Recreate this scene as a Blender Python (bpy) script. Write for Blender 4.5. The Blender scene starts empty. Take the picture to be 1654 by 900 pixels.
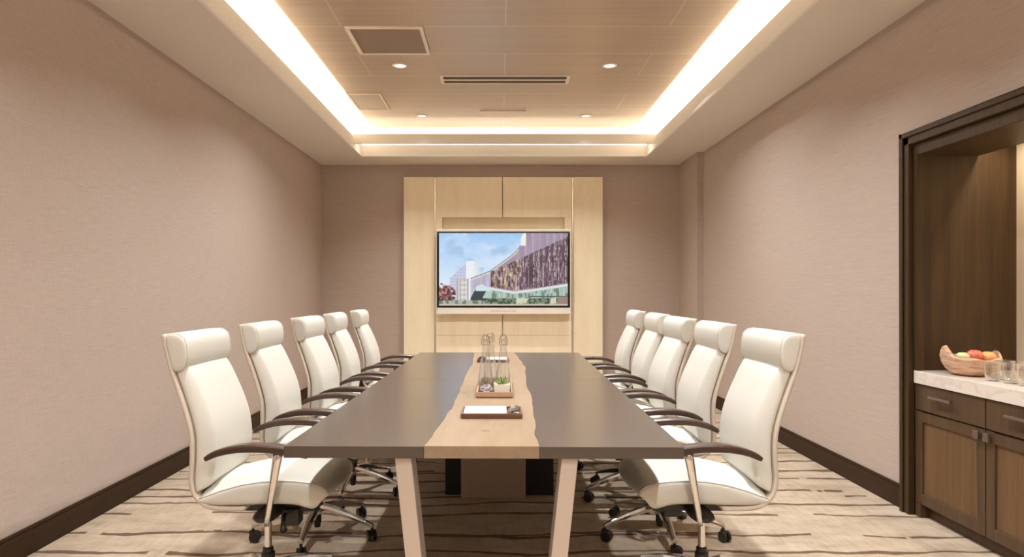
import bpy, bmesh, math, random
import numpy as np
from mathutils import Vector, Matrix
PI = math.pi
random.seed(7)
S = bpy.context.scene
COL = S.collection

# ------------------------------------------------------------------ camera
H = 1.35
cam_d = bpy.data.cameras.new('camera')
cam = bpy.data.objects.new('camera', cam_d); COL.objects.link(cam)
cam.location = (0, 0, H); cam.rotation_euler = (PI/2, 0, 0)
cam_d.sensor_width = 36; cam_d.lens = 1100*36/1654
cam_d.shift_x = (827-808)/1654; cam_d.shift_y = (470-450)/1654
cam_d.clip_start = 0.02
S.camera = cam

# ------------------------------------------------------------------ exposure, world
S.view_settings.view_transform = 'Standard'
S.view_settings.look = 'None'
S.view_settings.gamma = 1
S.view_settings.use_curve_mapping = False
EXPO = -0.42
S.view_settings.exposure = EXPO
S.cycles.use_denoising = True
S.cycles.max_bounces = 10
S.cycles.diffuse_bounces = 6
S.cycles.glossy_bounces = 5
S.cycles.transmission_bounces = 10
S.cycles.sample_clamp_indirect = 6
S.cycles.caustics_refractive = False
S.cycles.caustics_reflective = False
w = bpy.data.worlds.new('world'); S.world = w; w.use_nodes = True
w.node_tree.nodes['Background'].inputs[0].default_value = (1, .94, .88, 1)
w.node_tree.nodes['Background'].inputs[1].default_value = 0.05

# ------------------------------------------------------------------ light settings
WARM = (1.0, .975, .915)
DOWN = (.985, .995, 1.0)
P_COVE = 26.0        # watts per metre of strip
P_DOWN = 40.0
P_BAR = 11.5
P_SLOT = 30.0

def area(name, loc, rot, sx, sy, power, color, shape='RECTANGLE', parent=None, spread=PI):
    l = bpy.data.lights.new(name, 'AREA'); l.shape = shape
    l.size = sx
    if shape in ('RECTANGLE', 'ELLIPSE'): l.size_y = sy
    l.energy = power; l.color = color; l.spread = spread
    o = bpy.data.objects.new(name, l); COL.objects.link(o)
    o.location = loc; o.rotation_euler = rot
    if parent: o.parent = parent
    return o

# room numbers (metres)
XL, XR, YB, YN, ZS, ZC = -2.42, 2.50, 9.23, -1.60, 3.057, 3.39
OL, OR_, OB, ON = -1.755, 1.85, 8.625, -1.0          # opening of the ceiling tray
AY0, AY1, AX = 1.74, 4.10, 3.108                     # bar alcove
# strips hidden in the cove, shining up on the tray ceiling
area('cove_strip', (OL-.10, 3.8, 3.105), (PI, 0, 0), .03, 10.0, P_COVE*9.2, WARM)
area('cove_strip', (OR_+.10, 3.8, 3.105), (PI, 0, 0), .03, 10.0, P_COVE*10.8, WARM)
area('cove_strip', (.05, OB+.10, 3.105), (PI, 0, 0), 3.6, .03, P_COVE*.24*3.6, WARM)
area('cove_strip', (.05, 8.17, 3.12), (PI, 0, 0), 3.5, .03, P_COVE*.07*3.6, WARM)
area('added_slot_wash', (.05, 8.36, 3.36), (0, 0, 0), 3.4, .04, P_SLOT, WARM, spread=math.radians(84))      # added wash down the slot behind the cross rail, brightens the maple panel
area('cove_strip', (.05, ON-.10, 3.105), (PI, 0, 0), 3.6, .03, P_COVE*3.6, WARM)

# ------------------------------------------------------------------ node materials
def srgb(r, g, b):
    f = lambda c: (c/255/12.92) if c/255 <= .04045 else ((c/255+.055)/1.055)**2.4
    return (f(r), f(g), f(b), 1)

def newmat(name, col=(.8,.8,.8,1), rough=.5, metal=0, **kw):
    m = bpy.data.materials.new(name); m.use_nodes = True
    b = m.node_tree.nodes['Principled BSDF']
    b.inputs['Base Color'].default_value = col
    b.inputs['Roughness'].default_value = rough
    b.inputs['Metallic'].default_value = metal
    for k, v in kw.items(): b.inputs[k.replace('_', ' ')].default_value = v
    return m, m.node_tree.nodes, m.node_tree.links, b

def coords(N, L, scale, rot=(0,0,0)):
    tc = N.new('ShaderNodeTexCoord'); mp = N.new('ShaderNodeMapping')
    mp.inputs['Scale'].default_value = scale; mp.inputs['Rotation'].default_value = rot
    L.new(tc.outputs['Object'], mp.inputs['Vector'])
    return mp.outputs['Vector']

def noise(N, L, vec, scale, detail=3, rough=.5):
    n = N.new('ShaderNodeTexNoise'); n.inputs['Scale'].default_value = scale
    n.inputs['Detail'].default_value = detail; n.inputs['Roughness'].default_value = rough
    L.new(vec, n.inputs['Vector']); return n.outputs['Fac']

def ramp(N, L, fac, stops):
    r = N.new('ShaderNodeValToRGB'); e = r.color_ramp.elements
    while len(e) > 1: e.remove(e[-1])
    e[0].position, e[0].color = stops[0]
    for p, c in stops[1:]:
        q = e.new(p); q.color = c
    L.new(fac, r.inputs['Fac']); return r.outputs['Color']

def math_(N, L, op, a, b=None, c=None):
    n = N.new('ShaderNodeMath'); n.operation = op
    for i, v in enumerate((a, b, c)):
        if v is None: continue
        if isinstance(v, (int, float)): n.inputs[i].default_value = v
        else: L.new(v, n.inputs[i])
    return n.outputs[0]

def mixc(N, L, fac, a, b, mode='MIX'):
    n = N.new('ShaderNodeMix'); n.data_type = 'RGBA'; n.blend_type = mode
    if isinstance(fac, (int, float)): n.inputs[0].default_value = fac
    else: L.new(fac, n.inputs[0])
    for i, v in ((6, a), (7, b)):
        if isinstance(v, tuple): n.inputs[i].default_value = v
        else: L.new(v, n.inputs[i])
    return n.outputs[2]

def bump(N, L, b, h, strength, dist=.002):
    n = N.new('ShaderNodeBump'); n.inputs['Strength'].default_value = strength
    n.inputs['Distance'].default_value = dist
    L.new(h, n.inputs['Height']); L.new(n.outputs[0], b.inputs['Normal'])

def wood(name, c1, c2, rough=.4, scale=(1,1,1), grain=18, axis='z', bumpy=.1):
    m, N, L, b = newmat(name, c1, rough)
    s = {'z': (grain, grain, 1.2), 'y': (grain, 1.2, grain), 'x': (1.2, grain, grain)}[axis]
    v = coords(N, L, s)
    n1 = noise(N, L, v, 1.0, 5, .6)
    v2 = coords(N, L, tuple(k*5 for k in s)); n2 = noise(N, L, v2, 1.0, 3, .6)
    mx = math_(N, L, 'MULTIPLY_ADD', n2, .35, math_(N, L, 'MULTIPLY', n1, .65))
    L.new(ramp(N, L, mx, [(.32, c2), (.62, c1)]), b.inputs['Base Color'])
    b.inputs['Specular IOR Level'].default_value = .28
    bump(N, L, b, n2, bumpy, .001)
    return m

M = {}
# woven wall covering: fine horizontal threads
def wallmat():
    m, N, L, b = newmat('linen_wall_covering', srgb(190,164,148), .8)
    v = coords(N, L, (7, 7, 330)); n1 = noise(N, L, v, 1.0, 4, .6)
    v2 = coords(N, L, (180, 180, 30)); n2 = noise(N, L, v2, 1.0, 2, .5)
    v3 = coords(N, L, (.8, .8, .8)); n3 = noise(N, L, v3, 1.0, 2, .5)
    a = math_(N, L, 'MULTIPLY_ADD', n2, .3, math_(N, L, 'MULTIPLY', n1, .7))
    c = ramp(N, L, a, [(.3, srgb(172,157,146)), (.7, srgb(197,182,171))])
    c = mixc(N, L, ramp(N, L, n3, [(.35, (0,0,0,1)), (.65, (.10,.10,.10,1))]), c, srgb(192,168,161))
    L.new(c, b.inputs['Base Color']); b.inputs['Specular IOR Level'].default_value = .2
    bump(N, L, b, a, .12, .001)
    return m
M['wall'] = wallmat()
M['plaster'] = newmat('soffit_paint', srgb(230,223,212), .75)[0]
M['cove_paint'] = newmat('cove_white_paint', srgb(250,245,235), .7)[0]
def tilemat():
    m, N, L, b = newmat('brushed_ceiling_tile', srgb(196,168,144), .33, 0.35)
    v = coords(N, L, (.6, 60, 1)); n1 = noise(N, L, v, 1.0, 3, .6)
    tc = N.new('ShaderNodeTexCoord'); sp = N.new('ShaderNodeSeparateXYZ'); L.new(tc.outputs['Object'], sp.inputs[0])
    x, y = sp.outputs[0], sp.outputs[1]
    yr = math_(N, L, 'DIVIDE', math_(N, L, 'ADD', y, -5.25+60), .6)      # 60 = 100 rows, keeps it positive
    row = math_(N, L, 'FLOOR', yr); fy = math_(N, L, 'FRACT', yr)
    odd = math_(N, L, 'MODULO', row, 2)
    xs = math_(N, L, 'ADD', math_(N, L, 'DIVIDE', math_(N, L, 'ADD', x, -.04+126.5), 1.265), math_(N, L, 'MULTIPLY', odd, 0.0))
    fx = math_(N, L, 'FRACT', xs)
    dy = math_(N, L, 'MULTIPLY', math_(N, L, 'MINIMUM', fy, math_(N, L, 'SUBTRACT', 1, fy)), .6)
    dx = math_(N, L, 'MULTIPLY', math_(N, L, 'MINIMUM', fx, math_(N, L, 'SUBTRACT', 1, fx)), 1.265)
    ly = math_(N, L, 'LESS_THAN', dy, .005)
    lx = math_(N, L, 'MULTIPLY', math_(N, L, 'LESS_THAN', dx, .0045), math_(N, L, 'GREATER_THAN', odd, .5))
    line = math_(N, L, 'MAXIMUM', ly, lx)
    base = ramp(N, L, n1, [(.3, srgb(187,168,148)), (.7, srgb(201,183,163))])
    L.new(mixc(N, L, math_(N, L, 'MULTIPLY', line, .6), base, srgb(236,214,190)), b.inputs['Base Color'])
    bump(N, L, b, n1, .05, .001)
    return m
M['tile'] = tilemat()
def carpetmat():
    m, N, L, b = newmat('patterned_carpet', srgb(196,172,148), .95)
    b.inputs['Specular IOR Level'].default_value = .1
    tc = N.new('ShaderNodeTexCoord'); sp = N.new('ShaderNodeSeparateXYZ'); L.new(tc.outputs['Object'], sp.inputs[0])
    x, y = sp.outputs[0], sp.outputs[1]
    total = None
    for k, (cell, seed, wid) in enumerate(((.27, 3.7, .0150), (.62, 11.3, .017))):
        def cxyz(a, bb, c=0):
            n = N.new('ShaderNodeCombineXYZ')
            for i, q in enumerate((a, bb, c)):
                if isinstance(q, (int, float)): n.inputs[i].default_value = q
                else: L.new(q, n.inputs[i])
            return n.outputs[0]
        # wander of each line
        y0 = math_(N, L, 'DIVIDE', math_(N, L, 'ADD', y, 50+seed), cell)
        w1 = noise(N, L, cxyz(math_(N, L, 'MULTIPLY', x, 1.1), math_(N, L, 'MULTIPLY', y, .9), seed), 1.0, 2, .5)
        w2 = noise(N, L, cxyz(math_(N, L, 'MULTIPLY', x, 5.5), math_(N, L, 'MULTIPLY', y, 3), seed), 1.0, 2, .5)
        yy = math_(N, L, 'ADD', y0, math_(N, L, 'ADD', math_(N, L, 'MULTIPLY', w1, .30/cell), math_(N, L, 'MULTIPLY', w2, .055/cell)))
        row = math_(N, L, 'FLOOR', yy); f = math_(N, L, 'FRACT', yy)
        wn = N.new('ShaderNodeTexWhiteNoise'); wn.noise_dimensions = '1D'; L.new(math_(N, L, 'ADD', row, seed), wn.inputs['W'])
        off = math_(N, L, 'MULTIPLY_ADD', wn.outputs['Value'], .5, .25)
        d = math_(N, L, 'MULTIPLY', math_(N, L, 'ABSOLUTE', math_(N, L, 'SUBTRACT', f, off)), cell)
        wv = noise(N, L, cxyz(math_(N, L, 'MULTIPLY', x, 5), math_(N, L, 'MULTIPLY', row, 7.3), seed), 1.0, 2, .5)
        wd = math_(N, L, 'MULTIPLY', wv, wid*2)
        ln = math_(N, L, 'LESS_THAN', d, wd)
        gap = noise(N, L, cxyz(math_(N, L, 'MULTIPLY', x, 1.6), math_(N, L, 'MULTIPLY', row, 5.1), seed+3), 1.0, 1, .4)
        ln = math_(N, L, 'MULTIPLY', ln, math_(N, L, 'GREATER_THAN', gap, .34 if k == 0 else .47))
        g2 = noise(N, L, cxyz(math_(N, L, 'MULTIPLY', x, 6), math_(N, L, 'MULTIPLY', row, 3.3), seed+9), 1.0, 1, .4)
        ln = math_(N, L, 'MULTIPLY', ln, math_(N, L, 'GREATER_THAN', g2, .30))
        total = ln if total is None else math_(N, L, 'MAXIMUM', total, ln)
    v1 = coords(N, L, (2.2, 6, 1), (0, 0, .9)); n1 = noise(N, L, v1, 1.3, 4, .65)
    v2 = coords(N, L, (1, 1, 1)); n2 = noise(N, L, v2, 150, 2, .7)
    v3 = coords(N, L, (34, 5, 1), (0, 0, .45)); n3 = noise(N, L, v3, 1, 3, .6)
    a = math_(N, L, 'ADD', math_(N, L, 'MULTIPLY', n1, .5), math_(N, L, 'MULTIPLY', n3, .25))
    a = math_(N, L, 'MULTIPLY_ADD', n2, .25, a)
    c = ramp(N, L, a, [(.34, srgb(158,141,121)), (.50, srgb(186,168,147)), (.66, srgb(206,189,168))])
    L.new(mixc(N, L, math_(N, L, 'MULTIPLY', total, .85), c, srgb(92,69,51)), b.inputs['Base Color'])
    h = math_(N, L, 'SUBTRACT', n2, math_(N, L, 'MULTIPLY', total, .6))
    bump(N, L, b, h, .6, .004)
    return m
M['carpet'] = carpetmat()
M['maple'] = wood('pale_maple_veneer', srgb(246,234,206), srgb(238,222,192), .42, grain=7, axis='z', bumpy=.03)
M['runner'] = wood('honey_maple_slab', srgb(150,130,106), srgb(138,115,90), .42, grain=9, axis='y', bumpy=.04)
M['dark_wood'] = wood('dark_stained_oak', srgb(71,53,32), srgb(50,36,21), .45, grain=26, axis='z', bumpy=.15)
M['door_panel_wood'] = wood('brown_stained_oak_panel', srgb(112,85,57), srgb(88,66,43), .42, grain=26, axis='z', bumpy=.1)
M['cabinet_wood'] = wood('brown_cabinet_oak', srgb(90,70,50), srgb(70,53,37), .42, grain=26, axis='z', bumpy=.1)
M['base_wood'] = wood('espresso_skirting', srgb(54,33,13), srgb(42,24,8), .55, grain=20, axis='y', bumpy=.05)
M['arm_wood'] = newmat('dark_walnut_arm', srgb(64,45,35), .3)[0]
M['walnut'] = wood('walnut_tray', srgb(116,82,62), srgb(84,56,40), .4, grain=30, axis='x', bumpy=.05)
M['tray_wood'] = wood('pinkish_wood_tray', srgb(184,150,126), srgb(172,136,110), .45, grain=30, axis='x', bumpy=.05)
M['tray_base'] = newmat('dark_tray_base', srgb(90,60,36), .5)[0]
def tablemat():
    m, N, L, b = newmat('dark_taupe_lacquer', srgb(104,92,84), .3)
    v = coords(N, L, (1.0, 30, 8)); n1 = noise(N, L, v, 1.0, 4, .6)
    L.new(ramp(N, L, n1, [(.1, srgb(72,61,52)), (.9, srgb(80,69,59))]), b.inputs['Base Color'])
    b.inputs['Roughness'].default_value = .27
    b.inputs['Coat Weight'].default_value = .5; b.inputs['Coat Roughness'].default_value = .22
    return m
M['table'] = tablemat()
M['champagne'] = newmat('champagne_metal', srgb(200,186,174), .38, .4)[0]
def leathermat(name, col, rough=.42):
    m, N, L, b = newmat(name, col, rough)
    v = coords(N, L, (1, 1, 1)); n1 = noise(N, L, v, 260, 2, .6); n2 = noise(N, L, v, 9, 2, .5)
    bump(N, L, b, math_(N, L, 'ADD', math_(N, L, 'MULTIPLY', n1, .15), n2), .16, .006)
    b.inputs['Specular IOR Level'].default_value = .45
    return m
M['leather'] = leathermat('ivory_leather', srgb(208,205,195))
M['shell'] = leathermat('cream_leather_shell', srgb(202,190,174))
M['pipe'] = newmat('taupe_piping', srgb(222,206,188), .5)[0]
M['chrome'] = newmat('polished_chrome', (.80,.78,.75,1), .12, 1)[0]
M['silver_strip'] = newmat('satin_metal_strip', (.9,.86,.8,1), .22, 1)[0]
M['black'] = newmat('black_plastic', srgb(40,34,30), .35)[0]
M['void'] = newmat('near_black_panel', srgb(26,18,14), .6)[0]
M['taupe_panel'] = newmat('taupe_panel', srgb(172,152,132), .6)[0]
M['silver'] = newmat('silver_bezel', srgb(236,229,219), .35, 0)[0]
M['screen_black'] = newmat('glossy_black_bezel', srgb(18,15,13), .15)[0]
M['white_paint'] = newmat('white_metal', srgb(238,226,210), .5)[0]
M['grille'] = newmat('taupe_grille', srgb(176,158,140), .35, .2)[0]
M['slot'] = newmat('dark_slot', srgb(84,66,54), .7)[0]
M['paper'] = newmat('white_paper', srgb(250,248,242), .7)[0]
M['alcove_white'] = newmat('cream_backsplash', srgb(236,222,200), .6)[0]
M['pewter'] = newmat('pewter_metal', srgb(150,134,124), .35, .85)[0]
def quartz():
    m, N, L, b = newmat('veined_quartz', srgb(232,220,210), .22)
    v = coords(N, L, (1.5, 3, 6)); n1 = noise(N, L, v, 1.0, 4, .55)
    L.new(ramp(N, L, n1, [(.46, srgb(226,216,207)), (.5, srgb(214,202,193)), (.53, srgb(227,218,209))]), b.inputs['Base Color'])
    return m
M['quartz'] = quartz()
def thinglass(name, tint=(.97,.975,.97,1), edge=(.54,.47,.40,1)):
    m = bpy.data.materials.new(name); m.use_nodes = True; N = m.node_tree.nodes; L = m.node_tree.links; N.clear()
    o = N.new('ShaderNodeOutputMaterial'); t = N.new('ShaderNodeBsdfTransparent')
    g = N.new('ShaderNodeBsdfGlossy'); g.inputs['Roughness'].default_value = .03; g.inputs['Color'].default_value = (1,1,1,1)
    lw = N.new('ShaderNodeLayerWeight'); lw.inputs[0].default_value = .4
    L.new(ramp(N, L, lw.outputs['Facing'], [(.35, tint), (.85, edge)]), t.inputs[0])
    f = math_(N, L, 'MULTIPLY_ADD', lw.outputs['Facing'], .6, .05)
    mx = N.new('ShaderNodeMixShader'); L.new(f, mx.inputs[0]); L.new(t.outputs[0], mx.inputs[1]); L.new(g.outputs[0], mx.inputs[2]); L.new(mx.outputs[0], o.inputs[0])
    return m
M['glass_base'] = newmat('pressed_glass', (.93,.93,.92,1), .2, 0, Transmission_Weight=.5)[0]
M['glass'] = thinglass('clear_thin_glass')
M['tumbler_glass'] = thinglass('bright_thin_glass', (.985,.985,.98,1), (.92,.9,.88,1))
M['ceramic'] = newmat('white_ceramic', srgb(236,230,216), .3)[0]
M['leaf'] = newmat('succulent_green', srgb(126,142,78), .5)[0]
M['stone'] = newmat('grey_stone', srgb(150,142,146), .45)[0]
def barkmat():
    m, N, L, b = newmat('tan_woven_bark', srgb(206,160,124), .6)
    v = coords(N, L, (8, 8, 45)); n1 = noise(N, L, v, 1.2, 5, .7)
    L.new(ramp(N, L, n1, [(.35, srgb(170,128,98)), (.5, srgb(206,170,142)), (.65, srgb(226,200,176))]), b.inputs['Base Color'])
    bump(N, L, b, n1, .7, .006); return m
M['bark'] = barkmat()
def fruit(name, c1, c2):
    m, N, L, b = newmat(name, c1, .35)
    v = coords(N, L, (1, 1, 1)); n1 = noise(N, L, v, 22, 3, .6)
    L.new(ramp(N, L, n1, [(.35, c1), (.65, c2)]), b.inputs['Base Color']); return m
M['red_fruit'] = fruit('red_peach_skin', srgb(214,92,76), srgb(232,140,112))
M['green_fruit'] = fruit('green_apple_skin', srgb(190,202,150), srgb(214,218,176))
M['orange_fruit'] = fruit('orange_skin', srgb(240,172,108), srgb(246,190,130))
M['mint'] = newmat('silver_wrapper', srgb(196,188,178), .25, .7)[0]
M['mint_dark'] = newmat('dark_wrapper', srgb(60,48,40), .3, .3)[0]

def emit(name, col, strength):
    m = bpy.data.materials.new(name); m.use_nodes = True; N = m.node_tree.nodes; L = m.node_tree.links
    N.clear(); e = N.new('ShaderNodeEmission'); o = N.new('ShaderNodeOutputMaterial')
    e.inputs[0].default_value = col; e.inputs[1].default_value = strength
    L.new(e.outputs[0], o.inputs[0]); return m
M['lamp'] = emit('lit_lens', (1, .95, .88, 1), 1.6)

# ------------------------------------------------------------------ geometry helpers
class MB:
    def __init__(s): s.bm = bmesh.new()
    def box(s, x0, x1, y0, y1, z0, z1):
        v = [s.bm.verts.new(p) for p in ((x0,y0,z0),(x1,y0,z0),(x1,y1,z0),(x0,y1,z0),(x0,y0,z1),(x1,y0,z1),(x1,y1,z1),(x0,y1,z1))]
        for f in ((0,3,2,1),(4,5,6,7),(0,1,5,4),(1,2,6,5),(2,3,7,6),(3,0,4,7)): s.bm.faces.new([v[i] for i in f])
        return s
    def prism(s, pts, z0, z1):
        a = [s.bm.verts.new((x, y, z0)) for x, y in pts]; b = [s.bm.verts.new((x, y, z1)) for x, y in pts]
        n = len(pts); s.bm.faces.new(a[::-1]); s.bm.faces.new(b)
        for i in range(n): s.bm.faces.new((a[i], a[(i+1)%n], b[(i+1)%n], b[i]))
        return s
    def loft(s, rings, cap=True, closed=False):
        vs = [[s.bm.verts.new(p) for p in r] for r in rings]; n = len(rings[0])
        m = len(vs)
        for k in range(m if closed else m-1):
            A, B = vs[k], vs[(k+1) % m]
            for i in range(n): s.bm.faces.new((A[i], A[(i+1)%n], B[(i+1)%n], B[i]))
        if cap and not closed:
            s.bm.faces.new(vs[0][::-1]); s.bm.faces.new(vs[-1])
        return s
    def lathe(s, prof, c=(0,0,0), n=32, cap=False):
        rings = [[(c[0]+r*math.cos(2*PI*i/n), c[1]+r*math.sin(2*PI*i/n), c[2]+z) for i in range(n)] for r, z in prof]
        return s.loft(rings, cap=cap)
    def tube(s, pts, r, n=10, closed=False, radii=None):
        pts = [Vector(p) for p in pts]; rings = []; m = len(pts); up = None
        for k, p in enumerate(pts):
            if closed: t = pts[(k+1) % m]-pts[k-1]
            else: t = pts[min(k+1, m-1)]-pts[max(k-1, 0)]
            t.normalize()
            if up is None:
                up = Vector((0,0,1)) if abs(t.z) < .9 else Vector((1,0,0))
            a = t.cross(up).normalized(); b = a.cross(t).normalized(); up = b
            rr = radii[k] if radii else r
            rings.append([tuple(p+a*rr*math.cos(2*PI*i/n)+b*rr*math.sin(2*PI*i/n)) for i in range(n)])
        return s.loft(rings, cap=True, closed=closed)
    def ball(s, c, r, sz=1, n=20):
        prof = [(max(1e-4, r*math.sin(PI*i/12)), -r*sz*math.cos(PI*i/12)) for i in range(13)]
        return s.lathe(prof, c, n)
    def done(s, name, mat, parent=None, smooth=False, bev=0, sub=0, loc=None):
        bmesh.ops.remove_doubles(s.bm, verts=s.bm.verts, dist=1e-6)
        bmesh.ops.recalc_face_normals(s.bm, faces=s.bm.faces)
        me = bpy.data.meshes.new(name); s.bm.to_mesh(me); s.bm.free()
        o = bpy.data.objects.new(name, me); COL.objects.link(o)
        me.materials.append(M[mat] if isinstance(mat, str) else mat)
        if loc: o.location = loc
        if parent: o.parent = parent
        if smooth:
            for p in me.polygons: p.use_smooth = True
        if bev:
            b = o.modifiers.new('bevel', 'BEVEL'); b.width = bev; b.segments = 2; b.limit_method = 'ANGLE'; b.angle_limit = .6
        if sub:
            b = o.modifiers.new('sub', 'SUBSURF'); b.levels = sub; b.render_levels = sub
        return o

def tag(o, label, cat, group=None, kind=None):
    o['label'] = label; o['category'] = cat
    if group: o['group'] = group
    if kind: o['kind'] = kind
    return o
def struct(o): o['kind'] = 'structure'; return o
def thing(name, loc, rz=0):
    o = bpy.data.objects.new(name, None); COL.objects.link(o); o.location = loc; o.rotation_euler = (0, 0, rz)
    o.empty_display_size = .1
    return o
def copy_tree(o, parent=None):
    c = o.copy(); COL.objects.link(c)
    if parent: c.parent = parent
    for ch in list(o.children): copy_tree(ch, c)
    return c

# ================================================================== ROOM
b = MB().box(XL-.2, AX+.2, YN-.2, YB+.2, -.1, 0); struct(b.done('floor', 'carpet'))
struct(MB().box(XL-.15, XL, YN-.15, YB+.15, 0, ZC+.1).done('wall_left', 'wall'))
struct(MB().box(XL, XR+.15, YB, YB+.15, 0, ZC+.1).done('wall_back', 'wall'))
struct(MB().box(XL, XR+.15, YN-.15, YN, 0, ZC+.1).done('wall_front', 'wall'))
b = MB().box(XR, XR+.03, AY1+.05, YB, 0, ZC+.1).box(XR, XR+.03, AY0-.05, AY1+.05, 2.2, ZC+.1).box(XR, XR+.03, YN, AY0-.05, 0, ZC+.1)
b.box(XR-.08, XR, 8.38, YB, 0, ZS)
struct(b.done('wall_right', 'wall'))
# tray ceiling and the soffit round it
struct(MB().box(XL, XR, YN, YB, ZC, ZC+.05).done('ceiling_tray', 'tile'))
b = MB().box(XL, OL, YN, YB, ZS, ZS+.03).box(OR_, XR, YN, YB, ZS, ZS+.03).box(OL, OR_, OB, YB, ZS, ZS+.03).box(OL, OR_, YN, ON, ZS, ZS+.03)
struct(b.done('ceiling_soffit', 'plaster'))
b = MB().box(OL-.018, OL+.003, ON, OB, ZS-.002, 3.20).box(OR_-.003, OR_+.018, ON, OB, ZS-.002, 3.20)
b.box(OL-.018, OR_+.018, OB-.003, OB+.018, ZS-.002, 3.20).box(OL-.018, OR_+.018, ON-.018, ON+.003, ZS-.002, 3.20)
struct(b.done('trim_1', 'cove_paint'))
struct(MB().box(OL, OR_, 8.09, 8.11, 3.098, 3.216).done('trim_2', 'cove_paint', bev=.003))
b = MB().box(OL-.32, OL-.30, YN, YB, ZS+.03, ZC).box(OR_+.30, OR_+.32, YN, YB, ZS+.03, ZC)
b.box(OL-.3, OR_+.3, 8.94, 8.96, ZS+.03, ZC).box(OL-.3, OR_+.3, ON-.32, ON-.3, ZS+.03, ZC)
struct(b.done('trim_3', 'cove_paint'))
# baseboards with a stepped cap
def baseboard(name, boxes):
    b = MB()
    for (x0, x1, y0, y1, ax) in boxes:
        b.box(x0, x1, y0, y1, 0, .125)
        if ax == 'l': b.box(x0, x1-.006, y0, y1, .125, .145)
        if ax == 'r': b.box(x0+.006, x1, y0, y1, .125, .145)
        if ax == 'b': b.box(x0, x1, y0+.006, y1, .125, .145)
    struct(b.done(name, 'base_wood', bev=.003))
baseboard('baseboard_left', [(XL, XL+.018, YN, YB, 'l')])
baseboard('baseboard_right', [(XR-.018, XR, 4.185, 8.38, 'r'), (XR-.098, XR-.08, 8.38, YB, 'r')])
baseboard('baseboard_back', [(XL, -1.31, YB-.018, YB, 'b'), (1.385, XR-.1, YB-.018, YB, 'b')])
# far corner return of the column's base
struct(MB().box(XR-.098, XR-.001, 8.362, 8.38, 0, .145).done('baseboard_column', 'base_wood', bev=.003))

# ------------------------------------------------------------------ bar alcove shell
struct(MB().box(XR+.03, AX, AY1, AY1+.03, 0, 2.3).done('wall_alcove_end', 'dark_wood'))
struct(MB().box(XR+.03, AX, AY0-.03, AY0, 0, 2.3).done('wall_alcove_near', 'dark_wood'))
struct(MB().box(AX, AX+.05, AY0-.05, AY1+.05, 0, 2.4).done('wall_alcove_back', 'alcove_white'))
b = MB().box(XR+.03, 2.88, AY0, AY1, 2.163, 2.19).box(2.86, 2.88, AY0, AY1, 2.19, 2.27).box(2.53, AX, AY0, AY1, 2.27, 2.29)
struct(b.done('ceiling_alcove', 'dark_wood'))
area('bar_strip', (2.92, (AY0+AY1)/2, 2.262), (0, 0, 0), .03, 2.2, P_BAR*2.2, (1.0, .80, .55))
# stepped casing round the opening
b = MB()
for (y0, y1) in ((AY1+.005, AY1+.08), (AY0-.08, AY0-.005)):
    b.box(XR-.04, XR, y0, y1, 0, 2.306)
b.box(XR-.04, XR, AY0-.08, AY1+.08, 2.231, 2.306)
o = struct(b.done('trim_4', 'dark_wood', bev=.004))
b = MB()
b.box(XR-.052, XR-.04, AY1+.05, AY1+.08, 0, 2.306).box(XR-.052, XR-.04, AY0-.08, AY0-.05, 0, 2.306).box(XR-.052, XR-.04, AY0-.08, AY1+.08, 2.276, 2.306)
struct(b.done('trim_5', 'dark_wood', bev=.004))
b = MB().box(XR-.01, XR+.03, AY1-.035, AY1+.005, .875, 2.231).box(XR-.01, XR+.03, AY0-.005, AY0+.035, .875, 2.231).box(XR-.01, XR+.03, AY0+.035, AY1-.035, 2.163, 2.231)
struct(b.done('trim_6', 'dark_wood', bev=.003))

# ------------------------------------------------------------------ cabinets under the counter
def cabinet(y1, label):
    W = 1.18; y0 = y1-W
    t = thing('base_cabinet', (XR, y1, 0))
    L_ = lambda o: o
    body = MB().box(.02, .58, -W, 0, .08, .795).box(.055, .58, -W+.001, -.001, 0, .08)
    if y1 > 4: body.box(.0, .02, -.006, 0, .08, .795).box(.0, .055, -.05, 0, 0.0, .08)
    body.done('body', 'cabinet_wood', t)
    for k in (0, 1):
        a, c = -k*W/2-.006, -(k+1)*W/2+.003
        # door: four rails and a recessed panel
        d = MB(); st = .06; z0, z1 = .083, .632
        d.box(0, .02, c, c+st, z0, z1).box(0, .02, a-st, a, z0, z1).box(0, .02, c+st, a-st, z0, z0+st).box(0, .02, c+st, a-st, z1-st, z1)
        dr = d.done('door', 'cabinet_wood', t, bev=.002)
        MB().box(.010, .018, c+st, a-st, z0+st, z1-st).done('panel', 'door_panel_wood', dr)
        ky = (c+.032) if k == 0 else (a-.032)
        kb = MB().box(-.030, -.016, ky-.019, ky+.019, .580, .624).box(-.016, 0, ky-.008, ky+.008, .592, .612)
        kb.done('knob', 'pewter', dr, bev=.002)
        dw = MB().box(0, .02, c, a, .640, .792).done('drawer', 'cabinet_wood', t, bev=.002)
        m = (a+c)/2+.03
        hb = MB().box(-.036, -.022, m-.095, m+.095, .729, .743).box(-.022, 0, m-.062, m-.050, .731, .743).box(-.022, 0, m+.050, m+.062, .731, .743)
        hb.done('handle', 'pewter', dw, bev=.002)
    return tag(t, label, 'cabinet')
cabinet(AY1, 'dark brown base cabinet with two doors under the counter, at its far left end')
cabinet(AY1-1.18, 'dark brown base cabinet in the bar alcove, cut off at the right edge')
tag(MB().box(XR-.012, AX, AY0, AY1-.001, .797, .872).done('countertop', 'quartz', bev=.003), 'white veined stone countertop on the dark cabinets in the alcove', 'countertop')

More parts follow.
